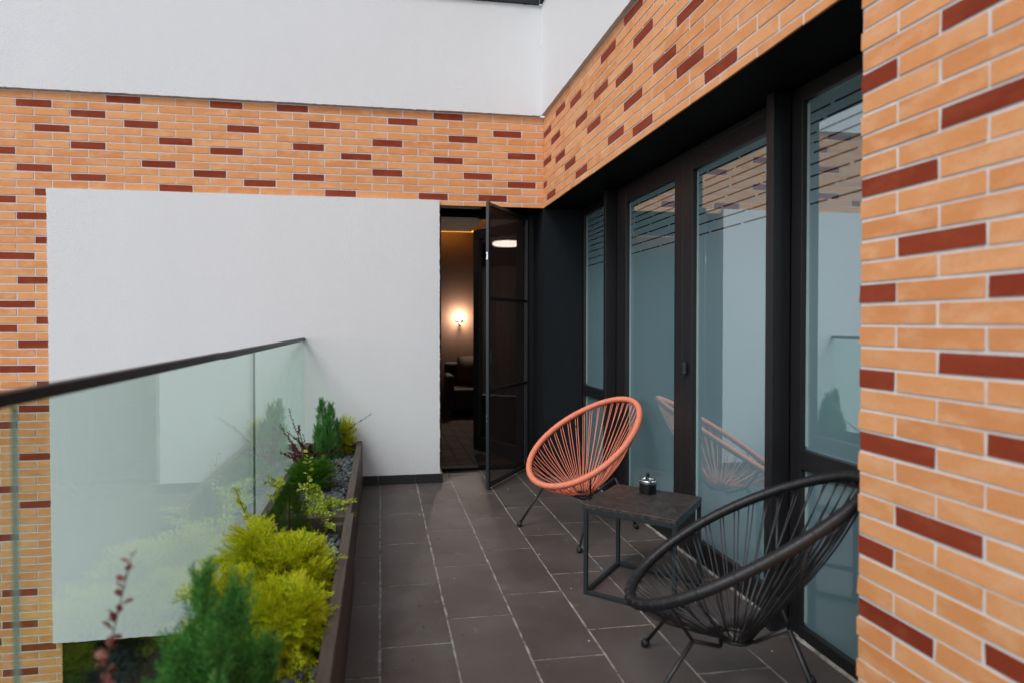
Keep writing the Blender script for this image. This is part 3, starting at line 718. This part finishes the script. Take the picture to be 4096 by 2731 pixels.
def foliage(mb, sprays, c, rad, n, L, up=.4, inner=.35, flat=-.35, noise=.35, clump=0):
    d = ball_dirs(int(n*2.2)); d = d[d[:, 2] > flat][:n]; rr = rng.uniform(inner, .96, len(d))[:, None]
    if clump:   # uneven outline: the radius swells and sinks over a few random lobes
        k = ball_dirs(clump); lob = 1+.30*np.max(np.clip((d@k.T-.55)/.45, 0, 1), axis=1)-.12
        rr = rr*lob[:, None]
    P = np.array(c)+d*rr*np.array(rad)*.92
    D = d*np.array((1, 1, .8))+np.array((0, 0, up))+rng.normal(0, noise, d.shape)
    l = rng.uniform(L[0], L[1], len(d)); P = P-D/np.linalg.norm(D, axis=1)[:, None]*l[:, None]*.55
    return mb.quads(place(sprays, P, D, l))
def stem(mb, P, r0, r1): mb.tube(P, np.linspace(r0, r1, len(P)), 6)
def curve(a, b, sag=0, n=9, side=(0, 0, 0)):
    a, b = np.array(a, float), np.array(b, float); s = np.linspace(0, 1, n)[:, None]
    return a*(1-s)+b*s+(np.array((0, 0, sag))+np.array(side))*np.sin(np.pi*s)
def plant(name, label, cat, base, group=None): return thing(name, label, cat, base, 0, group)
ZG = .27
# golden thread cypress, the big one: two lobes spilling over both boards
b0 = (-1.71, -2.86, ZG); p = plant('golden_cypress', 'large bright yellow feathery cypress spilling over the near planter', 'shrub', b0)
mb = MB(); st = MB()
def plumes(mb, st, base, tips, fan, L, n, spread, start=.3, droop=.02):
    for t in tips:
        t = np.array(t); bb = np.array(base); cv = np.array(curve(bb, t, droop*2, 10, rng.normal(0, .012, 3))); stem(st, cv[:8], .0045, .0012)
        s = np.sort(rng.uniform(start, 1, n)); s[-1] = .97; idx = s*9; i0 = np.clip(idx.astype(int), 0, 8); P = cv[i0]+(cv[i0+1]-cv[i0])*(idx-i0)[:, None]
        T = cv[i0+1]-cv[i0]; T /= np.linalg.norm(T, axis=1)[:, None]; side = np.cross(T, (0, 0, 1)); side /= np.linalg.norm(side, axis=1)[:, None]+1e-9
        sg = np.where(np.arange(n) % 2, 1, -1)[:, None]*rng.uniform(.2, 1, (n, 1)); D = T*1.0+side*sg*spread+np.array((0, 0, .26))+rng.normal(0, .16, (n, 3))
        mb.quads(place(fan, P, D, rng.uniform(L[0], L[1], n)*(1.15-.35*s), rng.normal(0, .45, n)))
def shell(c, rad, n, flat):
    d = ball_dirs(n*4); d = d[d[:, 2] > flat][:n]; return np.array(c)+d*np.array(rad)*rng.uniform(.72, 1.06, (len(d), 1))
plumes(mb, st, (-1.72, -2.70, .29), shell((-1.735, -2.66, .285), (.155, .30, .155), 62, -.1), FANW, (.085, .150), 12, .75)
plumes(mb, st, (-1.68, -3.05, .29), shell((-1.680, -3.07, .310), (.112, .21, .125), 50, -.45), FANW, (.075, .130), 12, .75)
plumes(mb, st, (-1.80, -2.62, .29), shell((-1.885, -2.58, .375), (.075, .20, .125), 22, -.5), FANW, (.08, .14), 12, .75)
plumes(mb, st, (-1.78, -2.92, .29), shell((-1.91, -2.96, .38), (.060, .17, .080), 18, -.5), FANW, (.08, .13), 12, .75)
mb.build('foliage', M['yellow_fol'], p); st.build('stem', M['twig'], p)
# blue-green juniper in front
b0 = (-1.775, -3.62, ZG); p = plant('juniper', 'blue-green upright juniper close to the viewer at the lower edge', 'shrub', b0)
mb = MB(); tops = [(q[0], q[1], q[2]-.045) for q in [(-1.772, -3.60, .785), (-1.694, -3.60, .745), (-1.72, -3.70, .69), (-1.80, -3.70, .66), (-1.83, -3.56, .62), (-1.655, -3.62, .63), (-1.625, -3.56, .60), (-1.76, -3.50, .66), (-1.86, -3.66, .55), (-1.88, -3.55, .50), (-1.60, -3.66, .50), (-1.70, -3.78, .60), (-1.80, -3.80, .58), (-1.66, -3.50, .55), (-1.88, -3.75, .47), (-1.62, -3.76, .47)]]
st = MB()
for t in tops:
    t = np.array(t); bb = np.array(b0)+(t-np.array(b0))*np.array((.35, .35, 0)); cv = curve(bb, t, 0, 8, rng.normal(0, .012, 3)*np.array((1, 1, 0))); stem(st, cv, .006, .001)
    n = int(150*(t[2]-ZG)/.45); s = rng.random(n)**.8; ctr = bb*(1-s[:, None])+t*s[:, None]
    a = rng.uniform(0, 2*np.pi, n); o = (.062*(1-s)**.75+.004)*np.sqrt(rng.random(n)); off = np.stack([np.cos(a)*o, np.sin(a)*o, 0*a], 1)
    D = np.stack([np.cos(a)*.62*(1-.6*s), np.sin(a)*.62*(1-.6*s), 1+0*a], 1)+rng.normal(0, .16, (n, 3))
    mb.quads(place(PLUME, ctr+off-np.array((0, 0, .02)), D, rng.uniform(.04, .085, n)))
mb.build('foliage', M['blue_fol'], p); st.build('stem', M['twig'], p)
# far group by the white wall
b0 = (-1.775, -.26, ZG); p = plant('conical_conifer', 'small dark green conical conifer with two pointed tips near the white wall', 'shrub', b0)
mb = MB(); st = MB()
for t, wd in (((-1.822, -.26, .722), .095), ((-1.752, -.25, .688), .095), ((-1.70, -.25, .56), .06), ((-1.855, -.29, .53), .06), ((-1.775, -.33, .58), .07), ((-1.72, -.34, .47), .06), ((-1.83, -.36, .45), .06), ((-1.79, -.17, .6), .07)):
    t = np.array(t); bb = np.array(b0)+(t-np.array(b0))*np.array((.45, .45, 0)); stem(st, curve(bb, t), .006, .001)
    n = int(300*(t[2]-ZG)/.45); s = rng.random(n)**.9; ctr = bb*(1-s[:, None])+t*s[:, None]; a = rng.uniform(0, 2*np.pi, n)
    o = (wd*(1-s)**.8+.003)*np.sqrt(rng.random(n)); off = np.stack([np.cos(a)*o, np.sin(a)*o, 0*a], 1)
    D = np.stack([np.cos(a)*.6*(1-.6*s), np.sin(a)*.6*(1-.6*s), 1+0*a], 1)+rng.normal(0, .16, (n, 3))
    mb.quads(place(PLUME, ctr+off-np.array((0, 0, .02)), D, rng.uniform(.03, .06, n)))
mb.build('foliage', M['blue_fol'], p); st.build('stem', M['twig'], p)
b0 = (-1.655, -.145, ZG); p = plant('golden_cypress', 'small yellow-green cypress behind the conical conifer, in the far planter corner', 'shrub', b0)
mb = MB(); foliage(mb, FANW, (-1.650, -.145, .43), (.095, .085, .19), 300, (.06, .10), .8, .3, -.95, .3, 5); mb.build('foliage', M['yellow_fol'], p)
mb = MB(); [stem(mb, curve(b0, np.array(b0)+np.array((rng.uniform(-.06, .06), rng.uniform(-.06, .06), .3))), .005, .001) for _ in range(6)]; mb.build('stem', M['twig'], p)
# round thuja
b0 = (-1.795, -1.18, ZG); p = plant('round_thuja', 'dense round bright green thuja ball in the far planter', 'shrub', b0)
mb = MB(); foliage(mb, THUJA, (-1.795, -1.18, .375), (.172, .165, .122), 800, (.045, .078), .45, .35, -.75, .28); mb.build('foliage', M['green_fol'], p)
mb = MB(); [stem(mb, curve(b0, np.array(b0)+np.array((rng.uniform(-.08, .08), rng.uniform(-.08, .08), .15))), .005, .001) for _ in range(10)]; mb.build('stem', M['twig'], p)
# dwarf spruce
b0 = (-1.800, -2.13, ZG); p = plant('dwarf_spruce', 'short dark green dwarf spruce cone with fine needles between yellow shrubs', 'shrub', b0)
mb = MB(); n = 820; s = rng.random(n)**1.1; a = rng.uniform(0, 2*np.pi, n); o = .105*np.sin(np.pi*np.clip(.30+.70*s, 0, 1))**.8*rng.uniform(.45, 1, n)
ctr = np.stack([b0[0]+np.cos(a)*o, b0[1]+np.sin(a)*o, ZG+.01+.280*s], 1); D = np.stack([np.cos(a)*.8*(1-.5*s), np.sin(a)*.8*(1-.5*s), .55+s], 1)+rng.normal(0, .2, (n, 3))
mb.quads(place(NEEDLE, ctr-D*.012, D, rng.uniform(.026, .046, n))); mb.build('foliage', M['spruce_fol'], p)
mb = MB(); stem(mb, curve(b0, (b0[0]+.01, b0[1], ZG+.27)), .009, .002); mb.build('stem', M['twig'], p)
# barberries: stems with small obovate leaves
def leaf_quads(P, D, N, l, wd):
    """P base, D direction, N normal-ish; two quads per leaf folded along the midrib"""
    D = D/np.linalg.norm(D, axis=1)[:, None]; S = np.cross(D, N); S /= np.linalg.norm(S, axis=1)[:, None]+1e-9; U = np.cross(S, D)
    l = l[:, None]; wd = wd[:, None]
    b = P; t = P+D*l; m1 = P+D*l*.62+S*wd+U*wd*.25; m2 = P+D*l*.62-S*wd+U*wd*.25; k1 = P+D*l*.93+S*wd*.55; k2 = P+D*l*.93-S*wd*.55
    return b, m1, k1, t, k2, m2
def leaves(mb, P, D, N, l, wd):
    b, m1, k1, t, k2, m2 = leaf_quads(P, D, N, l, wd); n = len(P); k = mb.n
    mb.v.append(np.stack([b, m1, k1, t, k2, m2], 1).reshape(-1, 3)); mb.n += 6*n
    for i in range(n): mb.f.append(tuple(k+6*i+j for j in range(6))); mb.mi.append(0)
def twig_leaves(mb, cv, n, l, wd, spread=.9, start=.15, tuft=2):
    cv = np.asarray(cv); s = np.linspace(start, 1, n); idx = s*(len(cv)-1); i0 = np.clip(idx.astype(int), 0, len(cv)-2); f = (idx-i0)[:, None]
    P = cv[i0]*(1-f)+cv[i0+1]*f; T = cv[i0+1]-cv[i0]; T /= np.linalg.norm(T, axis=1)[:, None]
    for k in range(tuft):
        rd = ball_dirs(n); rd -= T*(rd*T).sum(1)[:, None]; rd /= np.linalg.norm(rd, axis=1)[:, None]
        D = T*rng.uniform(.15, .7, n)[:, None]+rd*spread+np.array((0, 0, .15)); ll = rng.uniform(.7, 1.15, n)*l*(1.1-.45*s)
        leaves(mb, P, D, T+rng.normal(0, .4, (n, 3)), ll, ll*wd)
b0 = (-1.755, -1.80, ZG); p = plant('gold_barberry', 'lime-yellow barberry with one upright leafy shoot and low arching twigs', 'shrub', b0)
mb = MB(); st = MB()
up_ = curve((-1.755, -1.80, .30), (-1.749, -1.78, .640), 0, 12, (.006, 0, 0)); stem(st, up_, .003, .001); twig_leaves(mb, up_, 18, .040, .36, 1.2, .05, 2)
for tip, sg in (((-1.556, -1.77, .372), .02), ((-1.548, -1.86, .300), .035), ((-1.60, -1.92, .285), .03), ((-1.685, -1.78, .435), .03), ((-1.95, -1.80, .535), .03), ((-1.935, -1.86, .45), .03), ((-1.66, -1.90, .33), .04), ((-1.70, -1.95, .30), .03), ((-1.64, -1.70, .36), .04), ((-1.63, -2.02, .31), .05), ((-1.70, -2.05, .30), .05), ((-1.58, -1.96, .33), .05), ((-1.86, -1.78, .37), .04), ((-1.62, -1.82, .36), .04)):
    cv = curve(b0, tip, sg, 12, rng.normal(0, .012, 3)); stem(st, cv, .0025, .0008); twig_leaves(mb, cv, 30, .027, .38, 1, .25, 2)
    for q in range(4):
        i = rng.integers(5, 11); e = cv[i]+rng.normal(0, 1, 3)*np.array((.05, .05, .025))+np.array((0, 0, .02)); c2 = curve(cv[i], e, .008, 6); stem(st, c2, .0015, .0006); twig_leaves(mb, c2, 12, .024, .38, 1, .2, 2)
mb.build('leaves', M['gold_leaf'], p); st.build('stem', M['twig'], p)
b0 = (-1.86, -2.22, ZG); p = plant('gold_barberry', 'lime-yellow barberry twig leaning out to the glass, left of the dwarf spruce', 'shrub', b0)
mb = MB(); st = MB()
for tip, sg in (((-1.955, -2.47, .645), .01), ((-1.90, -2.32, .47), .02), ((-1.87, -2.30, .44), .02), ((-1.83, -2.30, .43), .02), ((-1.90, -2.12, .43), .02)):
    cv = curve(b0, tip, sg, 12, (-.02, .0, 0)); stem(st, cv, .003, .001); twig_leaves(mb, cv, 34, .027, .38, 1, .2, 2)
mb.build('leaves', M['gold_leaf'], p); st.build('stem', M['twig'], p)
b0 = (-1.83, -.72, ZG); p = plant('red_barberry', 'dark red barberry with thin arching twigs in the far planter', 'shrub', b0)
mb = MB(); st = MB()
for tip, sg in (((-1.955, -1.0, .758), .0), ((-1.956, -1.36, .715), .0), ((-1.950, -1.40, .565), .03), ((-1.437, -.5, .648), .05), ((-1.62, -.72, .435), .05), ((-1.95, -1.05, .62), .02), ((-1.90, -.92, .60), .0), ((-1.93, -1.2, .52), .04), ((-1.74, -.72, .42), .04), ((-1.80, -.95, .48), .03), ((-1.60, -.92, .30), .07)):
    cv = curve(b0, tip, sg, 14, rng.normal(0, .010, 3)*np.array((1, 1, .3))); stem(st, cv, .0028, .0007); twig_leaves(mb, cv, 40, .0175, .30, 1, .22, 2)
    if tip[2] < .63 or tip[0] < -1.95:
        for q in range(2):
            i = rng.integers(4, 9); e = cv[i]+(cv[-1]-cv[0])*.28+rng.normal(0, .03, 3); c2 = curve(cv[i], e, .005, 7); stem(st, c2, .0015, .0006); twig_leaves(mb, c2, 16, .0155, .30, 1, .2, 2)
mb.build('leaves', M['red_leaf'], p); st.build('stem', M['twig'], p)
b0 = (-1.925, -3.86, ZG); p = plant('red_barberry', 'blurred pinkish-red barberry sprig against the glass at the lower left', 'shrub', b0)
mb = MB(); st = MB()
cv = curve(b0, (-1.848, -3.80, .865), 0, 16, (-.014, 0, 0)); stem(st, cv, .0028, .0008); twig_leaves(mb, cv, 30, .034, .34, 1.1, .25, 2)
for tip in ((-1.90, -3.92, .62), (-1.95, -3.80, .60), (-1.88, -3.86, .58), (-1.94, -3.95, .56)):
    cv = curve(b0, tip, .01, 10, rng.normal(0, .01, 3)); stem(st, cv, .0024, .0008); twig_leaves(mb, cv, 18, .034, .34, 1.1, .2, 2)
mb.build('leaves', M['pink_leaf'], p); st.build('stem', M['twig'], p)
